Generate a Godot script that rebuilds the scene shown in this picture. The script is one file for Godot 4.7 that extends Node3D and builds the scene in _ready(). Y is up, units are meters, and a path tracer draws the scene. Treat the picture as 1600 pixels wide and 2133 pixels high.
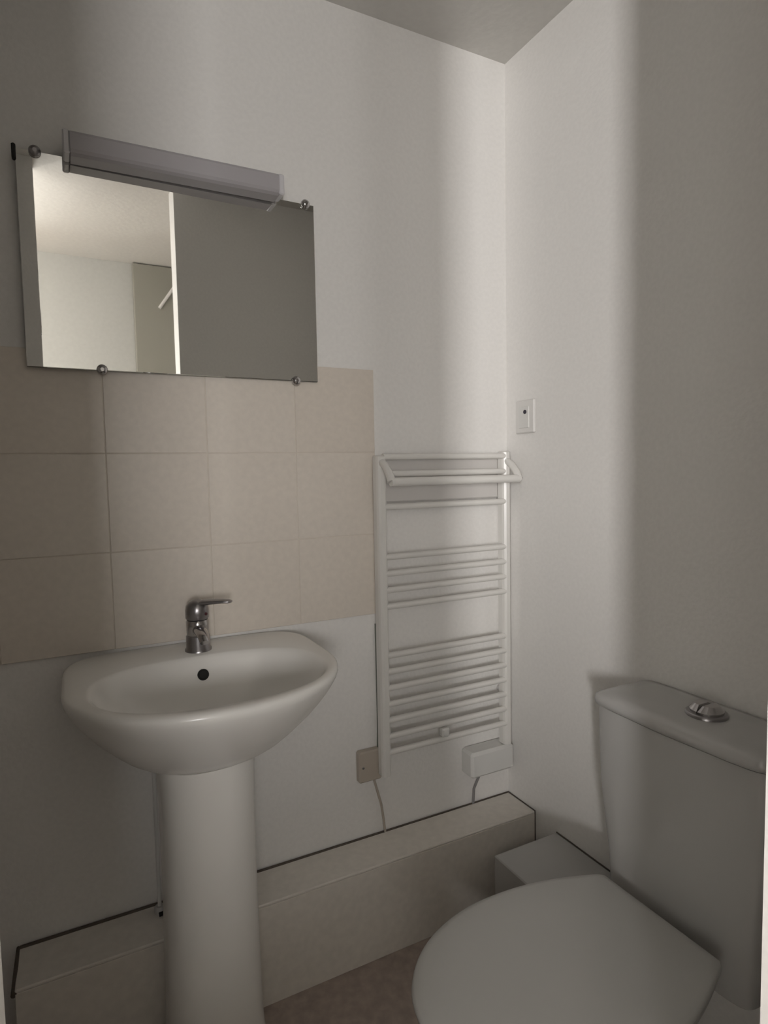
extends Node3D

# ---------- mesh helpers: a Shape collects triangles, is turned outward by its signed volume and committed as one mesh ----------
class Shape:
	var t: Array = []      # [a, b, c, smooth group]
	func tri(a, b, c, g := 0xFFFFFFFF):
		t.append([a, b, c, g])
	func quad(a, b, c, d, g := 0xFFFFFFFF):
		t.append([a, b, c, g]); t.append([a, c, d, g])
	func loft(rings: Array, g := 0, caps := true, cap_g := 0xFFFFFFFF):
		var n: int = rings[0].size()
		var part: Array = []
		for k in rings.size() - 1:
			var r0: Array = rings[k]
			var r1: Array = rings[k + 1]
			for i in n:
				var j := (i + 1) % n
				part.append([r0[i], r0[j], r1[j], g]); part.append([r0[i], r1[j], r1[i], g])
		if caps:
			for e in [0, rings.size() - 1]:
				var r: Array = rings[e]
				var m := Vector3.ZERO
				for p in r: m += p
				m /= n
				for i in n:
					var j := (i + 1) % n
					if e == 0: part.append([m, r[j], r[i], cap_g])
					else: part.append([m, r[i], r[j], cap_g])
		var o: Vector3 = rings[0][0]
		var vol := 0.0
		for q in part: vol += (q[0] - o).dot((q[1] - o).cross(q[2] - o))
		for q in part:
			if vol < 0: t.append([q[0], q[2], q[1], q[3]])
			else: t.append(q)
	func box(lo: Vector3, hi: Vector3, b := 0.0):
		# a box with chamfered edges: rings of an octagon-like outline
		if b <= 0.0:
			loft([_rect(lo.x, hi.x, lo.z, hi.z, lo.y), _rect(lo.x, hi.x, lo.z, hi.z, hi.y)], 0xFFFFFFFF)
			return
		loft([_cham(lo.x + b, hi.x - b, lo.z + b, hi.z - b, lo.y, b * 0.4), _cham(lo.x, hi.x, lo.z, hi.z, lo.y + b, b), _cham(lo.x, hi.x, lo.z, hi.z, hi.y - b, b), _cham(lo.x + b, hi.x - b, lo.z + b, hi.z - b, hi.y, b * 0.4)], 0xFFFFFFFF)
	func _rect(x0, x1, z0, z1, y): return [Vector3(x0, y, z0), Vector3(x1, y, z0), Vector3(x1, y, z1), Vector3(x0, y, z1)]
	func _cham(x0, x1, z0, z1, y, b):
		return [Vector3(x0 + b, y, z0), Vector3(x1 - b, y, z0), Vector3(x1, y, z0 + b), Vector3(x1, y, z1 - b), Vector3(x1 - b, y, z1), Vector3(x0 + b, y, z1), Vector3(x0, y, z1 - b), Vector3(x0, y, z0 + b)]
	func tube(path: Array, rad, n := 14, flat := 1.0):
		# a round (or flattened) bar swept along points; rad is one radius or one per point
		var rings: Array = []
		var up := Vector3.UP
		for k in path.size():
			var d: Vector3 = (path[min(k + 1, path.size() - 1)] - path[max(k - 1, 0)]).normalized()
			if absf(d.dot(up)) > 0.95: up = Vector3.RIGHT if absf(d.dot(Vector3.RIGHT)) < 0.9 else Vector3.BACK
			var s := d.cross(up).normalized()
			var v := s.cross(d).normalized()
			up = v
			var r: float = rad[k] if rad is Array else rad
			var ring: Array = []
			for i in n:
				var a := TAU * i / n
				ring.append(path[k] + s * cos(a) * r + v * sin(a) * r * flat)
			rings.append(ring)
		loft(rings)
	func lathe(c: Vector3, prof: Array, n := 28, axis := Vector3.UP):
		# prof: [radius, height along axis]
		var s := axis.cross(Vector3.RIGHT if absf(axis.x) < 0.9 else Vector3.BACK).normalized()
		var v := axis.cross(s).normalized()
		var rings: Array = []
		for p in prof:
			var ring: Array = []
			for i in n:
				var a := TAU * i / n
				ring.append(c + axis * p[1] + (s * cos(a) + v * sin(a)) * p[0])
			rings.append(ring)
		loft(rings)
	func mesh() -> ArrayMesh:
		var st := SurfaceTool.new()
		st.begin(Mesh.PRIMITIVE_TRIANGLES)
		for q in t:
			st.set_smooth_group(q[3])
			st.add_vertex(q[0]); st.add_vertex(q[2]); st.add_vertex(q[1])   # front faces run clockwise
		st.generate_normals()
		return st.commit()

# ---------- scene helpers ----------
func obj(called: String, sh, m: Material, parent: Node = self) -> MeshInstance3D:
	var o := MeshInstance3D.new()
	o.name = called
	o.mesh = sh.mesh() if sh is Shape else sh
	o.material_override = m
	o.cast_shadow = GeometryInstance3D.SHADOW_CASTING_SETTING_ON
	parent.add_child(o, true)
	return o
func thing(called: String, label: String, category: String, at := Vector3.ZERO) -> Node3D:
	var o := Node3D.new()
	o.name = called
	add_child(o, true)
	o.position = at
	o.set_meta("label", label); o.set_meta("category", category)
	return o
func struct(called: String, sh, m: Material, label: String, category: String) -> MeshInstance3D:
	var o := obj(called, sh, m)
	o.set_meta("kind", "structure"); o.set_meta("label", label); o.set_meta("category", category)
	return o
func bx(lo: Vector3, hi: Vector3, b := 0.0) -> Shape:
	var s := Shape.new(); s.box(lo, hi, b); return s
func tb(path: Array, r, n := 14, flat := 1.0) -> Shape:
	var s := Shape.new(); s.tube(path, r, n, flat); return s
func lt(c: Vector3, prof: Array, n := 28, axis := Vector3.UP) -> Shape:
	var s := Shape.new(); s.lathe(c, prof, n, axis); return s
func mat(c: Color, rough := 0.6, metal := 0.0) -> StandardMaterial3D:
	var m := StandardMaterial3D.new()
	m.albedo_color = c; m.roughness = rough; m.metallic = metal
	return m
func mottle(m: StandardMaterial3D, freq: float, low: float, tile_m: float, seed_n: int, bump := 0.0):
	# fine uneven colour (and relief) of a painted or fired surface
	var nz := FastNoiseLite.new()
	nz.seed = seed_n; nz.frequency = freq; nz.fractal_octaves = 4
	var im: Image = nz.get_seamless_image(512, 512)
	var nm: Image = im.duplicate()
	im.convert(Image.FORMAT_RGB8)
	for y in 512:
		for x in 512:
			var v := low + (1.0 - low) * im.get_pixel(x, y).r
			im.set_pixel(x, y, Color(v, v, v))
	m.albedo_texture = ImageTexture.create_from_image(im)
	m.uv1_triplanar = true; m.uv1_world_triplanar = true
	m.uv1_scale = Vector3.ONE / tile_m
	if bump > 0.0:
		nm.convert(Image.FORMAT_RGBA8)
		nm.bump_map_to_normal_map(bump)
		m.normal_enabled = true; m.normal_texture = ImageTexture.create_from_image(nm); m.normal_scale = 1.0
func se(a: float, n: float) -> Vector2:   # superellipse point
	var c := cos(a); var s := sin(a)
	return Vector2(signf(c) * pow(absf(c), 2.0 / n), signf(s) * pow(absf(s), 2.0 / n))

const H := 2.50            # ceiling
const ZP := 1.25           # inner face of the wall with the opening
const XL := -1.25          # opening, left and right reveal
const XR := -0.741
const ZFAR := 2.35         # far wall of the hall
const ZW := 4.60           # window wall of the room beyond

func _ready():
	# ---------- camera ----------
	var cam := Camera3D.new()
	cam.name = "Camera"
	add_child(cam)
	cam.transform = Transform3D(Basis(Vector3(0.88899428, -0.0184359, 0.45754703), Vector3(0.04738146, 0.99752936, -0.0518668), Vector3(-0.45546038, 0.06778853, 0.88767142)).orthonormalized(), Vector3(-1.2173, 1.2997, 1.53))
	cam.fov = rad_to_deg(2.0 * atan(1066.5 / 1279.8))
	cam.near = 0.01
	cam.current = true
	# ---------- sky and exposure ----------
	var we := WorldEnvironment.new()
	we.name = "Environment"
	var env := Environment.new()
	var sky := Sky.new()
	var sm := ProceduralSkyMaterial.new()
	sm.sky_top_color = Color(0.72, 0.76, 0.80); sm.sky_horizon_color = Color(0.80, 0.82, 0.83)
	sm.ground_bottom_color = Color(0.35, 0.34, 0.32); sm.ground_horizon_color = Color(0.6, 0.6, 0.6)
	sky.sky_material = sm
	env.sky = sky
	env.background_mode = Environment.BG_SKY
	env.background_energy_multiplier = 1.0
	env.tonemap_mode = Environment.TONE_MAPPER_LINEAR
	env.tonemap_exposure = 1.27
	env.sdfgi_enabled = true; env.ssao_enabled = true; env.ssil_enabled = true
	we.environment = env
	add_child(we)
	# ---------- daylight at the windows of the room behind the camera ----------
	var wins := [[-4.00, -3.66, 0.90, 2.05, 38.0], [-3.00, -2.25, 0.90, 1.95, 4.7], [-2.15, -1.42, 0.90, 1.85, 12.8]]   # x0, x1, sill, head, energy; third one added to brighten the tiles
	for w in wins:
		var al := AreaLight3D.new()
		al.name = "DaylightArea"
		al.area_size = Vector2(w[1] - w[0], w[3] - w[2])
		al.area_normalize_energy = false
		al.light_energy = w[4]
		al.light_color = Color(1.0, 0.99, 0.985)
		al.shadow_enabled = true
		al.position = Vector3((w[0] + w[1]) / 2, (w[2] + w[3]) / 2, ZW - 0.02)
		add_child(al, true)

	# ---------- materials ----------
	var paint := mat(Color(0.945, 0.935, 0.92), 0.55); mottle(paint, 0.08, 0.975, 0.6, 3, 0.3)
	var ceil_paint := mat(Color(0.85, 0.84, 0.82), 0.8); mottle(ceil_paint, 0.06, 0.97, 0.9, 4, 0.3)
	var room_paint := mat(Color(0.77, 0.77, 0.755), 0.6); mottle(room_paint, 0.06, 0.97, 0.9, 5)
	var tile_m: Array = []
	for k in 3:
		var tm := mat([Color(0.905, 0.868, 0.822), Color(0.901, 0.863, 0.816), Color(0.909, 0.873, 0.828)][k], 0.32)
		mottle(tm, 0.03, 0.965, 0.35, 11 + k)
		tile_m.append(tm)
	var grout := mat(Color(0.885, 0.85, 0.803), 0.9)
	var ledge_m := mat(Color(0.915, 0.89, 0.855), 0.4); mottle(ledge_m, 0.03, 0.95, 0.5, 21)
	var floor_m := mat(Color(0.71, 0.65, 0.61), 0.5); mottle(floor_m, 0.02, 0.86, 0.4, 31)
	var ceramic := mat(Color(0.94, 0.93, 0.91), 0.22)
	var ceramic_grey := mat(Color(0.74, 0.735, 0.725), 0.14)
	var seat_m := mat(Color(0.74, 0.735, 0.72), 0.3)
	var enamel := mat(Color(0.90, 0.89, 0.87), 0.3)
	var plastic := mat(Color(0.87, 0.865, 0.85), 0.4)
	var plastic_grey := mat(Color(0.76, 0.75, 0.74), 0.45)
	var plastic_beige := mat(Color(0.74, 0.70, 0.65), 0.45)
	var switch_m := mat(Color(0.885, 0.875, 0.86), 0.45)
	var dark := mat(Color(0.10, 0.09, 0.085), 0.7)
	var seal := mat(Color(0.36, 0.325, 0.295), 0.8)
	var chrome := mat(Color(0.72, 0.71, 0.71), 0.16, 1.0)
	var chrome_soft := mat(Color(0.60, 0.59, 0.595), 0.3, 1.0)
	var silver := mat(Color(0.955, 0.955, 0.94), 0.015, 1.0)
	var mirror_edge := mat(Color(0.45, 0.50, 0.46), 0.2)
	var acrylic := mat(Color(0.69, 0.675, 0.685), 0.35); acrylic.backlight = Color(0.25, 0.25, 0.26)
	var lamp_cap := mat(Color(0.84, 0.83, 0.84), 0.35)
	var glass := mat(Color(0.95, 0.97, 0.97, 0.06), 0.02); glass.transparency = BaseMaterial3D.TRANSPARENCY_ALPHA
	var cupboard_m := mat(Color(0.60, 0.59, 0.555), 0.5)
	var white_gloss := mat(Color(0.93, 0.92, 0.91), 0.35)

	# ---------- bathroom shell ----------
	struct("floor", bx(Vector3(-4.7, -0.1, -0.1), Vector3(0.1, 0.0, ZW + 0.1)), floor_m, "dull brown floor between the ledge and the toilet", "floor")
	struct("ceiling", bx(Vector3(-4.7, H, -0.1), Vector3(0.1, H + 0.1, ZW + 0.1)), ceil_paint, "plain white ceiling above the corner", "ceiling")
	var wb := struct("wall_back", bx(Vector3(-2.1, 0, -0.1), Vector3(0.1, H, 0)), paint, "white painted wall behind mirror, basin and towel radiator", "wall")
	struct("wall_right", bx(Vector3(0, 0, 0), Vector3(0.1, H, ZFAR)), paint, "white painted wall behind the toilet cistern", "wall")
	struct("wall_left", bx(Vector3(-2.1, 0, 0), Vector3(-2.0, H, ZP)), paint, "white painted side wall left of the basin", "wall")
	var wf := Shape.new()
	wf.box(Vector3(-4.6, 0, ZP), Vector3(XL, H, ZP + 0.1)); wf.box(Vector3(XR, 0, ZP), Vector3(0, H, ZP + 0.1))
	var wfo := struct("wall_front", wf, paint, "white painted wall with the full-height opening the view looks through", "wall")
	obj("strike_plate", bx(Vector3(XL - 0.001, 1.86, ZP + 0.055), Vector3(XL + 0.0015, 1.95, ZP + 0.09)), chrome_soft, wfo)
	# hall and room beyond
	var hf := Shape.new()
	hf.box(Vector3(-1.31, 0, ZFAR), Vector3(0.1, H, ZFAR + 0.1)); hf.box(Vector3(-1.31, 0, ZFAR + 0.1), Vector3(-1.21, H, ZW))
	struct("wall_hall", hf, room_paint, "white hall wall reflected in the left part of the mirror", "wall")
	struct("wall_light_blocker", bx(Vector3(-3.3, 0, 2.55), Vector3(-1.31, 1.05, 2.65)), room_paint, "added half-height white wall behind the camera, blocking low window light", "wall")  # unseen wall, added to shade the lower bathroom from the windows
	struct("added_beam_1", bx(Vector3(-4.6, 2.19, 2.55), Vector3(-1.31, H, 2.65)), room_paint, "added ceiling beam above the half-height wall, keeping window light off the hall ceiling", "beam")  # unseen beam, added to stop window light reaching the hall ceiling
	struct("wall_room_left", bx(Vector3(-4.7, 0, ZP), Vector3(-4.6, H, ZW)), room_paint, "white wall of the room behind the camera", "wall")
	var ww := Shape.new()
	var x_at := -4.7
	for w in wins:
		ww.box(Vector3(x_at, 0, ZW), Vector3(w[0], H, ZW + 0.1))
		ww.box(Vector3(w[0], 0, ZW), Vector3(w[1], w[2], ZW + 0.1)); ww.box(Vector3(w[0], w[3], ZW), Vector3(w[1], H, ZW + 0.1))
		x_at = w[1]
	ww.box(Vector3(x_at, 0, ZW), Vector3(-1.21, H, ZW + 0.1))
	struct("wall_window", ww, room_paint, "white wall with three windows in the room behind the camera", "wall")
	for i in wins.size():
		var w = wins[i]
		var fr := Shape.new()
		fr.box(Vector3(w[0], w[2], ZW + 0.03), Vector3(w[1], w[2] + 0.05, ZW + 0.08)); fr.box(Vector3(w[0], w[3] - 0.05, ZW + 0.03), Vector3(w[1], w[3], ZW + 0.08))
		fr.box(Vector3(w[0], w[2] + 0.05, ZW + 0.03), Vector3(w[0] + 0.04, w[3] - 0.05, ZW + 0.08)); fr.box(Vector3(w[1] - 0.04, w[2] + 0.05, ZW + 0.03), Vector3(w[1], w[3] - 0.05, ZW + 0.08))
		var wo := struct("window_%d" % (i + 1), fr, white_gloss, ["narrow tall white window behind the camera", "tall white window in the middle behind the camera", "added white window nearest the hall, put in to brighten the tiles"][i], "window")
		obj("pane", bx(Vector3(w[0] + 0.04, w[2] + 0.05, ZW + 0.05), Vector3(w[1] - 0.04, w[3] - 0.05, ZW + 0.056)), glass, wo)

	# tiles above the basin: three rows, each tile a piece of the back wall
	obj("grout_bed", bx(Vector3(-2.0, 0.900, 0), Vector3(-0.461, 1.573, 0.0055)), grout, wb)
	var s := 0.225
	var cols := [-2.0]
	for k in range(-3, 4): cols.append(-1.138 + k * s)
	for r in 3:
		for c in cols.size() - 1:
			var x0: float = cols[c]; var x1: float = cols[c + 1]
			if c == cols.size() - 2: x1 = -0.460
			var y0 := 0.899 + r * s
			obj("tile", bx(Vector3(x0 + 0.0008, y0 + 0.0008, 0.0005), Vector3(x1 - 0.0008, y0 + s - 0.0008, 0.0072), 0.0010), tile_m[(r * 2 + c * 5) % 3], wb)

	# ---------- ledges that box in the pipes ----------
	var led := thing("pipe_ledge", "long beige boxed-in ledge along the foot of the wall under basin and radiator", "ledge", Vector3(-0.68, 0, 0))
	var lx := Vector3(0.68, 0, 0)
	obj("front_panel", bx(Vector3(-1.362, 0, 0.006) + lx, Vector3(-0.004, 0.252, 0.1313) + lx, 0.001), ledge_m, led)
	obj("top_panel", bx(Vector3(-1.362, 0.252, 0.006) + lx, Vector3(-0.004, 0.260, 0.1315) + lx, 0.0025), ledge_m, led)
	var sb := obj("sealant_bead", tb([Vector3(-1.36, 0.2605, 0.005) + lx, Vector3(-1.0, 0.2605, 0.005) + lx, Vector3(-0.5, 0.260, 0.004) + lx, Vector3(-0.004, 0.260, 0.004) + lx], [0.0045, 0.0038, 0.003, 0.002], 8), seal, led)
	sb.set_meta("label", "dark sealant line along the wall")
	obj("sealant_bead", tb([Vector3(-1.3635, 0.259, 0.0) + lx, Vector3(-1.3635, 0.257, 0.06) + lx, Vector3(-1.3640, 0.25, 0.131) + lx], [0.0035, 0.005, 0.006], 8), seal, led)
	obj("sealant_bead", tb([Vector3(-0.003, 0.2605, 0.004) + lx, Vector3(-0.003, 0.2605, 0.131) + lx, Vector3(-0.003, 0.1, 0.1325) + lx], 0.0016, 8), seal, led)
	var led2 := thing("pipe_ledge", "short low white box against the wall between long ledge and toilet", "ledge", Vector3(-0.11, 0, 0.6))
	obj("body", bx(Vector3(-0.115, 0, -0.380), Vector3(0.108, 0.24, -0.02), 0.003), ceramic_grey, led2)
	obj("sealant_bead", tb([Vector3(0.1085, 0.2405, -0.378), Vector3(0.1085, 0.2405, -0.02)], 0.002, 8), seal, led2)

	build_mirror(silver, mirror_edge, chrome, chrome_soft, dark)
	build_lamp(acrylic, lamp_cap, plastic)
	build_basin(ceramic, dark)
	build_tap(chrome, chrome_soft, dark)
	build_radiator(enamel, plastic_grey, plastic)
	build_toilet(ceramic_grey, seat_m, chrome, chrome_soft, dark)

	# ---------- switch on the right wall ----------
	var sw := thing("light_switch", "square white switch plate with dark indicator dot on right wall", "switch", Vector3(0, 1.45, 0.0955))
	obj("plate", bx(Vector3(-0.010, -0.049, -0.0415), Vector3(0, 0.049, 0.0415), 0.003), switch_m, sw)
	obj("rocker", bx(Vector3(-0.0125, -0.034, -0.024), Vector3(-0.008, 0.030, 0.022), 0.0015), plastic, sw)
	obj("indicator", lt(Vector3(-0.0125, 0.013, 0.006), [[0.006, 0.0], [0.006, -0.002], [0.0045, -0.003]], 14, Vector3.RIGHT), mat(Color(0.16, 0.14, 0.20), 0.4), sw)

	# ---------- small boxes and cables below the radiator ----------
	var jb := thing("junction_box", "small square beige junction box on wall at radiator's lower left", "junction box", Vector3(-0.5, 0.43, 0))
	obj("housing", bx(Vector3(-0.036, 0.0, 0.0), Vector3(0.034, 0.088, 0.024), 0.004), plastic_beige, jb)
	obj("screw", lt(Vector3(-0.024, 0.044, 0.022), [[0.0035, 0.0], [0.0035, 0.0035], [0.002, 0.0045]], 12, Vector3.BACK), chrome_soft, jb)
	obj("cable", tb([Vector3(0.012, 0.004, 0.012), Vector3(0.022, -0.03, 0.010), Vector3(0.038, -0.085, 0.007), Vector3(0.045, -0.13, 0.006), Vector3(0.048, -0.168, 0.008)], 0.0035, 10), plastic_beige, jb)
	obj("cable", tb([Vector3(0.030, 0.086, 0.010), Vector3(0.033, 0.13, 0.007), Vector3(0.034, 0.2, 0.005), Vector3(0.0335, 0.35, 0.004), Vector3(0.033, 0.44, 0.003)], [0.004, 0.004, 0.0036, 0.0032, 0.003], 10), mat(Color(0.50, 0.52, 0.48), 0.5), jb)
	var cb := thing("control_box", "white radiator control box on wall just above the ledge corner", "control box", Vector3(-0.11, 0.369, 0))
	obj("housing", bx(Vector3(-0.074, 0.0, 0.0), Vector3(0.086, 0.079, 0.062), 0.008), plastic, cb)
	obj("cable", tb([Vector3(-0.012, 0.008, 0.03), Vector3(-0.02, -0.02, 0.02), Vector3(-0.032, -0.06, 0.010), Vector3(-0.034, -0.107, 0.008)], 0.004, 10), mat(Color(0.55, 0.54, 0.54), 0.5), cb)

	# ---------- pipe beside the pedestal ----------
	var pp := thing("supply_pipe", "thin white supply pipe rising from the ledge beside the pedestal", "pipe", Vector3(-1.070, 0.26, 0.035))
	obj("pipe", tb([Vector3(0, 0.0, 0), Vector3(0, 0.12, 0), Vector3(0.0, 0.3, 0.0), Vector3(0.0, 0.435, 0.0)], 0.0045, 12), plastic, pp)
	obj("collar", lt(Vector3(0, 0, 0), [[0.013, 0.0], [0.013, 0.012], [0.009, 0.016]], 18), plastic_grey, pp)
	obj("elbow", tb([Vector3(-0.004, 0.004, 0.016), Vector3(0.014, 0.006, 0.016), Vector3(0.024, 0.022, 0.012), Vector3(0.028, 0.06, 0.008)], 0.005, 10), dark, pp)

	# ---------- cupboard front in the hall, seen in the mirror ----------
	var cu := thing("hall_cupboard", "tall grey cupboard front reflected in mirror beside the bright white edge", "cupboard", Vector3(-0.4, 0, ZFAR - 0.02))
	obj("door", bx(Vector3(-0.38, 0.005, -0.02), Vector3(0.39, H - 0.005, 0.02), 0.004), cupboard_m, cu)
	obj("light_streak_bar", tb([Vector3(-0.245, 2.255, -0.03), Vector3(-0.135, 2.42, -0.03)], 0.009, 10), white_gloss, cu)  # white bar shaped as a slanting streak of light

func build_mirror(silver, edge, chrome, chrome_soft, dark):
	var w := 0.655; var h := 0.444
	var m := thing("wall_mirror", "frameless rectangular mirror held by round clips above the basin", "mirror", Vector3(-0.9545, 1.531, 0.019))
	m.rotation.y = 0.012
	obj("backing", bx(Vector3(-w / 2, 0, -0.004), Vector3(w / 2, h, 0.0), 0.0005), edge, m)
	obj("glass", bx(Vector3(-w / 2, 0, 0.0), Vector3(w / 2, h, 0.004), 0.0012), silver, m)
	for p in [[-0.2915, h - 0.002, chrome_soft], [0.3035, h - 0.002, chrome], [-0.1835, 0.001, chrome], [0.2665, 0.0, chrome]]:
		obj("clip", lt(Vector3(p[0], p[1], -0.006), [[0.008, 0.0], [0.008, 0.010], [0.0115, 0.011], [0.0115, 0.015], [0.009, 0.019], [0.004, 0.021]], 24, Vector3.BACK), p[2], m)
	var cc := obj("corner_clip", bx(Vector3(-w / 2 - 0.006, h - 0.024, -0.006), Vector3(-w / 2 + 0.002, h + 0.006, 0.010), 0.002), dark, m)
	cc.set_meta("label", "dark clip at the top left corner")

func build_lamp(acrylic, cap, plastic):
	var l := thing("mirror_lamp", "unlit grey strip lamp mounted along the top of the mirror", "lamp", Vector3(-0.958, 1.961, 0))
	obj("base", bx(Vector3(-0.22, 0.024, 0.0), Vector3(0.22, 0.048, 0.03), 0.002), plastic, l)
	var sh := Shape.new()
	var rings: Array = []
	for x in [-0.222, 0.222]:
		var r: Array = []
		for p in [[0.0, 0.029], [0.0, 0.066], [0.004, 0.074], [0.010, 0.078], [0.041, 0.078], [0.047, 0.074], [0.050, 0.066], [0.050, 0.029]]: r.append(Vector3(x, p[0], p[1]))
		rings.append(r)
	sh.loft(rings, 0xFFFFFFFF)
	obj("diffuser", sh, acrylic, l)
	for e in [-1, 1]:
		obj("end_cap", bx(Vector3(0.222 if e > 0 else -0.236, 0.001, 0.029), Vector3(0.236 if e > 0 else -0.222, 0.049, 0.076), 0.003), cap, l)

func build_basin(ceramic, dark):
	var b := thing("pedestal_basin", "white ceramic pedestal wash basin under the mirror", "wash basin", Vector3(-0.977, 0, 0))
	var n := 72
	var outer := func(f: float, y: float) -> Array:
		var r: Array = []
		for i in n:
			var a := TAU * i / n
			var p: Vector2 = se(a, 2.15 if sin(a) > 0 else 5.5)
			var z := 0.24 + p.y * (0.25 if p.y > 0 else 0.238)
			r.append(Vector3(p.x * 0.272 * f, y, 0.15 + (z - 0.15) * f))
		return r
	var inner := func(f: float, y: float, dz := 0.0) -> Array:
		var r: Array = []
		for i in n:
			var a := TAU * i / n
			var p: Vector2 = se(a, 2.2 if sin(a) > 0 else 2.6)
			r.append(Vector3(0.006 + p.x * 0.228 * f, y, 0.285 + dz + p.y * (0.170 if p.y > 0 else 0.150) * f))
		return r
	var rings: Array = []
	var under := [[0.41, 0.700], [0.47, 0.706], [0.54, 0.718], [0.62, 0.736], [0.70, 0.759], [0.77, 0.781], [0.83, 0.801], [0.89, 0.824], [0.935, 0.843], [0.968, 0.859], [0.99, 0.872], [1.0, 0.881]]
	for q in under + [[0.997, 0.888], [0.985, 0.892], [0.965, 0.893]]: rings.append(outer.call(q[0], q[1]))
	for q in [[1.035, 0.8925], [1.012, 0.890], [0.992, 0.884], [0.97, 0.875], [0.91, 0.850], [0.82, 0.821], [0.70, 0.795], [0.54, 0.776], [0.32, 0.765], [0.10, 0.761]]: rings.append(inner.call(q[0], q[1]))
	var sh := Shape.new()
	sh.loft(rings, 0, true, 0)
	obj("bowl", sh, ceramic, b)
	var ov := obj("overflow_shade_disc", lt(Vector3(0.008, 0.853, 0.1498), [[0.0125, -0.006], [0.0125, 0.0008], [0.0105, 0.0016], [0.0085, 0.0]], 24, Vector3(0, 0.34, 0.94).normalized()), dark, b)  # solid dark cap, its colour stands for shade inside the overflow
	ov.set_meta("label", "dark round disc painted as the shade in the overflow hole")
	var ped: Array = []
	for q in [[0.118, 0.0, 1.16], [0.116, 0.03, 1.14], [0.101, 0.075, 1.03], [0.097, 0.15, 1.0], [0.094, 0.40, 0.98], [0.094, 0.60, 0.98], [0.096, 0.68, 1.0], [0.098, 0.716, 1.02]]:
		var r: Array = []
		for i in 48:
			var a := TAU * i / 48
			var p: Vector2 = se(a, 2.5 if sin(a) > 0 else 6.0)
			r.append(Vector3(-0.008 + p.x * q[0], q[1], 0.235 + p.y * (0.095 if p.y > 0 else 0.084) * q[2]))
		ped.append(r)
	var ps := Shape.new(); ps.loft(ped)
	obj("pedestal", ps, ceramic, b)

func build_tap(chrome, chrome_soft, dark):
	var t := thing("mixer_tap", "chrome single-lever mixer tap on the back of the basin", "tap", Vector3(-0.966, 0.893, 0.085))
	obj("collar", lt(Vector3.ZERO, [[0.030, -0.003], [0.030, 0.004], [0.027, 0.007], [0.0265, 0.034], [0.025, 0.036]], 32), chrome_soft, t)
	obj("body", lt(Vector3.ZERO, [[0.0235, 0.035], [0.0245, 0.037], [0.0255, 0.058], [0.0255, 0.068], [0.0235, 0.071]], 32), chrome, t)
	# spout leaving the body low at the front
	obj("spout", tb([Vector3(0, 0.050, 0.010), Vector3(0, 0.052, 0.035), Vector3(0, 0.049, 0.060), Vector3(0, 0.042, 0.078), Vector3(0, 0.036, 0.084)], [0.015, 0.0145, 0.013, 0.0115, 0.0105], 18, 0.8), chrome, t)
	# lever: domed cap that runs out into a flat handle pointing forward
	var lv := Shape.new()
	lv.lathe(Vector3.ZERO, [[0.0240, 0.073], [0.0262, 0.076], [0.0262, 0.094], [0.0245, 0.104], [0.019, 0.112], [0.010, 0.117], [0.002, 0.119]], 32)
	var ld := Vector3(0.82, 0, 0.57)
	lv.tube([Vector3(0, 0.104, 0) - ld * 0.004, Vector3(0, 0.1115, 0) + ld * 0.020, Vector3(0, 0.113, 0) + ld * 0.040, Vector3(0, 0.114, 0) + ld * 0.060, Vector3(0, 0.114, 0) + ld * 0.078, Vector3(0, 0.1135, 0) + ld * 0.084], [0.018, 0.017, 0.0145, 0.0125, 0.0105, 0.006], 18, 0.42)
	obj("lever", lv, chrome_soft, t)
	obj("joint", lt(Vector3.ZERO, [[0.0225, 0.070], [0.0225, 0.0745]], 28), dark, t)
	obj("indicator", lt(Vector3(0.015, 0.086, 0.0195), [[0.0035, 0.0], [0.0035, 0.0035], [0.002, 0.004]], 12, Vector3(0.6, 0, 0.8)), mat(Color(0.30, 0.10, 0.13), 0.4), t)

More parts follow.
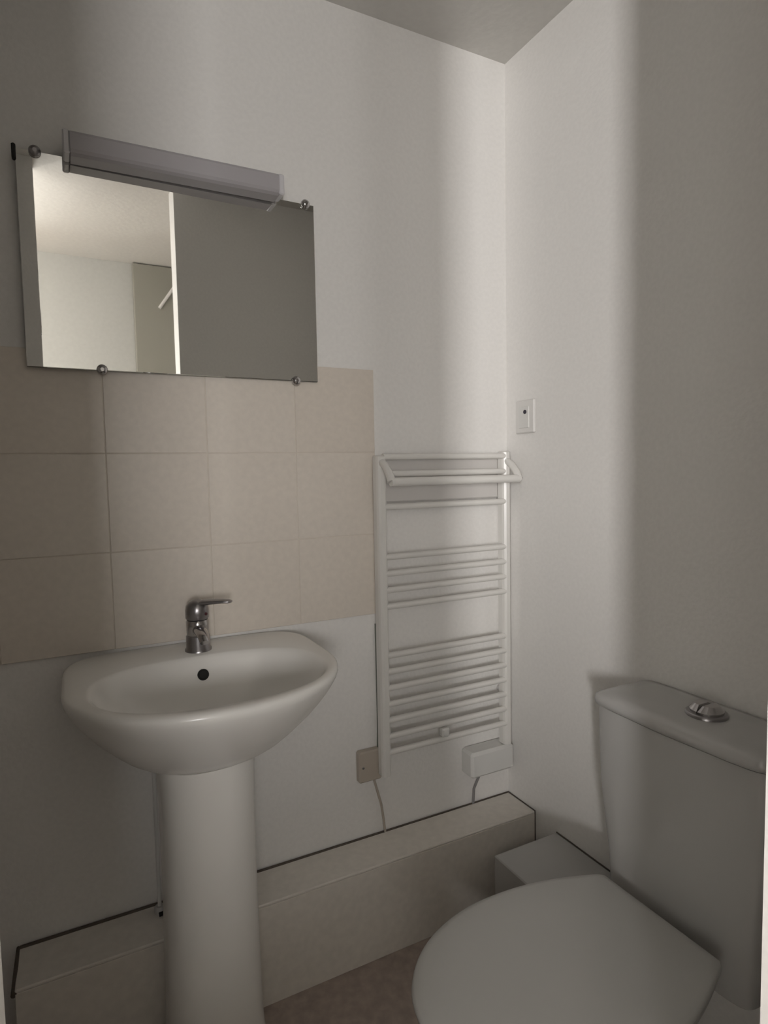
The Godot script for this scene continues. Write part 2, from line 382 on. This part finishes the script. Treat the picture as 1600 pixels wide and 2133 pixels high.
func build_radiator(enamel, grey, plastic):
	var t := thing("towel_radiator", "white ladder towel radiator with front rail in the wall corner", "towel radiator", Vector3(-0.258, 0.45, 0))
	var xs := [-0.2098, 0.2098]
	for i in 2:
		var x: float = xs[i]
		var y1: float = [0.889, 0.900][i]
		var sh := Shape.new()
		var rings: Array = []
		for y in [0.0, 0.003, y1 - 0.003, y1]:
			var k := 0.8 if (y == 0.0 or y == y1) else 1.0
			var r: Array = []
			for p in [[-1, 0.0], [-1, 0.6], [-0.8, 0.85], [-0.4, 1.0], [0.4, 1.0], [0.8, 0.85], [1, 0.6], [1, 0.0]]: r.append(Vector3(x + p[0] * 0.0145 * k, y, 0.036 + p[1] * 0.030 * k))
			rings.append(r)
		sh.loft(rings, 0xFFFFFFFF)
		obj("upright", sh, enamel, t)
		for y in [0.159, 0.75]:
			obj("wall_bracket", tb([Vector3(x + (0.016 if i == 0 else 0.012), y, 0.0), Vector3(x + (0.016 if i == 0 else 0.012), y, 0.045)], 0.009, 12), grey, t)
	for k in [0, 1, 2, 3, 4, 5, 6, 9, 10, 11, 12, 15, 17, 18]:
		var y: float = 0.068 + k * 0.0455 - (0.001 if k > 16 else 0.0)
		obj("bar", tb([Vector3(xs[0] + 0.006, y, 0.057), Vector3(xs[1] - 0.006, y, 0.057)], 0.0088, 14), enamel, t)
	obj("back_panel", bx(Vector3(-0.196, 0.762, 0.024), Vector3(0.196, 0.884, 0.036), 0.003), mat(Color(0.82, 0.805, 0.79), 0.5), t)
	obj("towel_rail", tb([Vector3(-0.212, 0.819, 0.115), Vector3(0.212, 0.819, 0.115)], 0.0115, 16), enamel, t)
	for x in xs:
		obj("rail_arm", tb([Vector3(x, 0.872, 0.06), Vector3(x, 0.858, 0.085), Vector3(x, 0.836, 0.107), Vector3(x, 0.819, 0.115)], [0.010, 0.0105, 0.011, 0.012], 12), enamel, t)
	obj("air_valve", bx(Vector3(-0.036, 0.078, 0.052), Vector3(-0.010, 0.104, 0.074), 0.004), plastic, t)

func lid_ring(f: float, y: float, back := 0.0) -> Array:
	# outline of the toilet lid, symmetric about its long axis; x runs from the hinge (0) to the front (-0.535)
	var pts := [[0.0, 0.132], [-0.010, 0.142], [-0.085, 0.170], [-0.155, 0.188], [-0.235, 0.197], [-0.315, 0.195], [-0.385, 0.178], [-0.445, 0.149], [-0.492, 0.108], [-0.523, 0.058], [-0.533, 0.0]]
	var half: Array = []
	for k in pts.size() - 1:
		var p0: Vector2 = Vector2(pts[max(k - 1, 0)][0], pts[max(k - 1, 0)][1])
		var p1 := Vector2(pts[k][0], pts[k][1]); var p2 := Vector2(pts[k + 1][0], pts[k + 1][1])
		var p3 := Vector2(pts[k + 2][0], pts[k + 2][1]) if k + 2 < pts.size() else Vector2(pts[k][0], -pts[k][1])
		for j in (1 if k == 0 else 4): half.append(p1.cubic_interpolate(p2, p0, p3, j / 4.0))
	var ring: Array = []
	for p in half: ring.append(Vector3(-0.26 + (p.x + 0.26) * f + back, y, p.y * f))
	ring.append(Vector3(-0.26 + (-0.533 + 0.26) * f + back, y, 0))
	for k in range(half.size() - 1, -1, -1): ring.append(Vector3(-0.26 + (half[k].x + 0.26) * f + back, y, -half[k].y * f))
	return ring

func build_toilet(ceramic, seat_m, chrome, chrome_soft, dark):
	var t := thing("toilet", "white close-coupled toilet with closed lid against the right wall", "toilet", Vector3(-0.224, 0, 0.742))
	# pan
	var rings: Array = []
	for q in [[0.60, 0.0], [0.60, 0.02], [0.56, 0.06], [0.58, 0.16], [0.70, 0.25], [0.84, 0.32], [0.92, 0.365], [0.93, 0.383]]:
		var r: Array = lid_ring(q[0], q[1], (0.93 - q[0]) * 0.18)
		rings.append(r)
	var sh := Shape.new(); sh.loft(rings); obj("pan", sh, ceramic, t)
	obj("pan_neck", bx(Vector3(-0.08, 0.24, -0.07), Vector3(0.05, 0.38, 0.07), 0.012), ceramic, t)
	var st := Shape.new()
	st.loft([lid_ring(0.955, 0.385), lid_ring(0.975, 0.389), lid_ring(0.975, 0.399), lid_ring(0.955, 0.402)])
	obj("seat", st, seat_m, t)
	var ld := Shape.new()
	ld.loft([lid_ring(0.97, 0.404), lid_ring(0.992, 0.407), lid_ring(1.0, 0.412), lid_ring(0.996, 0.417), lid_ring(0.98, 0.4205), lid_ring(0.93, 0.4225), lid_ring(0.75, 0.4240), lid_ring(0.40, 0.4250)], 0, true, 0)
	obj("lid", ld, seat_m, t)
	for e in [-1, 1]:
		obj("hinge", tb([Vector3(-0.006, 0.402, e * 0.075 - 0.02), Vector3(-0.006, 0.402, e * 0.075 + 0.02)], 0.007, 12), seat_m, t)
	# cistern: tapers towards its foot, front slightly bowed, corners rounded
	var cr: Array = []
	for q in [[0.160, 0.300, 0.158], [0.166, 0.306, 0.160], [0.170, 0.430, 0.163], [0.179, 0.500, 0.167], [0.188, 0.590, 0.171], [0.192, 0.700, 0.174], [0.193, 0.764, 0.174]]:
		var r: Array = []
		for i in 48:
			var a := TAU * i / 48
			var p: Vector2 = se(a, 11.0)
			r.append(Vector3(0.219 - q[2] / 2 + p.x * q[2] / 2 - (0.010 * (1.0 - p.y * p.y) if p.x < 0 else 0.0), q[1], p.y * q[0] - 0.015))
		cr.append(r)
	var cs := Shape.new(); cs.loft(cr); obj("cistern", cs, ceramic, t)
	var lr: Array = []
	for q in [[0.193, 0.767, 0.174], [0.199, 0.769, 0.183], [0.200, 0.780, 0.184], [0.197, 0.788, 0.179], [0.188, 0.793, 0.168], [0.15, 0.796, 0.13]]:
		var r: Array = []
		for i in 48:
			var a := TAU * i / 48
			var p: Vector2 = se(a, 11.0)
			r.append(Vector3(0.221 - 0.184 / 2 + p.x * q[2] / 2 - (0.010 * (1.0 - p.y * p.y) if p.x < 0 else 0.0), q[1], p.y * q[0] - 0.015))
		lr.append(r)
	var cl := Shape.new(); cl.loft(lr, 0, true, 0)
	var clo := obj("cistern_lid", cl, ceramic, t)
	var bo := obj("flush_button", lt(Vector3(0.132, 0.794, 0.006), [[0.040, 0.0], [0.040, 0.006], [0.037, 0.009], [0.033, 0.0085]], 32), chrome_soft, t)
	bo.set_meta("label", "chrome two-part flush button")
	for e in [-1, 1]:
		var bs := Shape.new()
		var r0: Array = []; var r1: Array = []; var r2: Array = []
		for i in 17:
			var a := PI * i / 16.0
			var p := Vector3(cos(a) * 0.031, 0, e * (sin(a) * 0.031 + 0.001)) + Vector3(0.132, 0, 0.006)
			var m := Vector3(0.132, 0, 0.006 + e * 0.009)
			r0.append(p + Vector3(0, 0.795, 0)); r1.append(p + Vector3(0, 0.807, 0)); r2.append(m + (p - m) * 0.62 + Vector3(0, 0.818, 0))
		bs.loft([r0, r1, r2], 0xFFFFFFFF)
		obj("button_half", bs, chrome, bo)
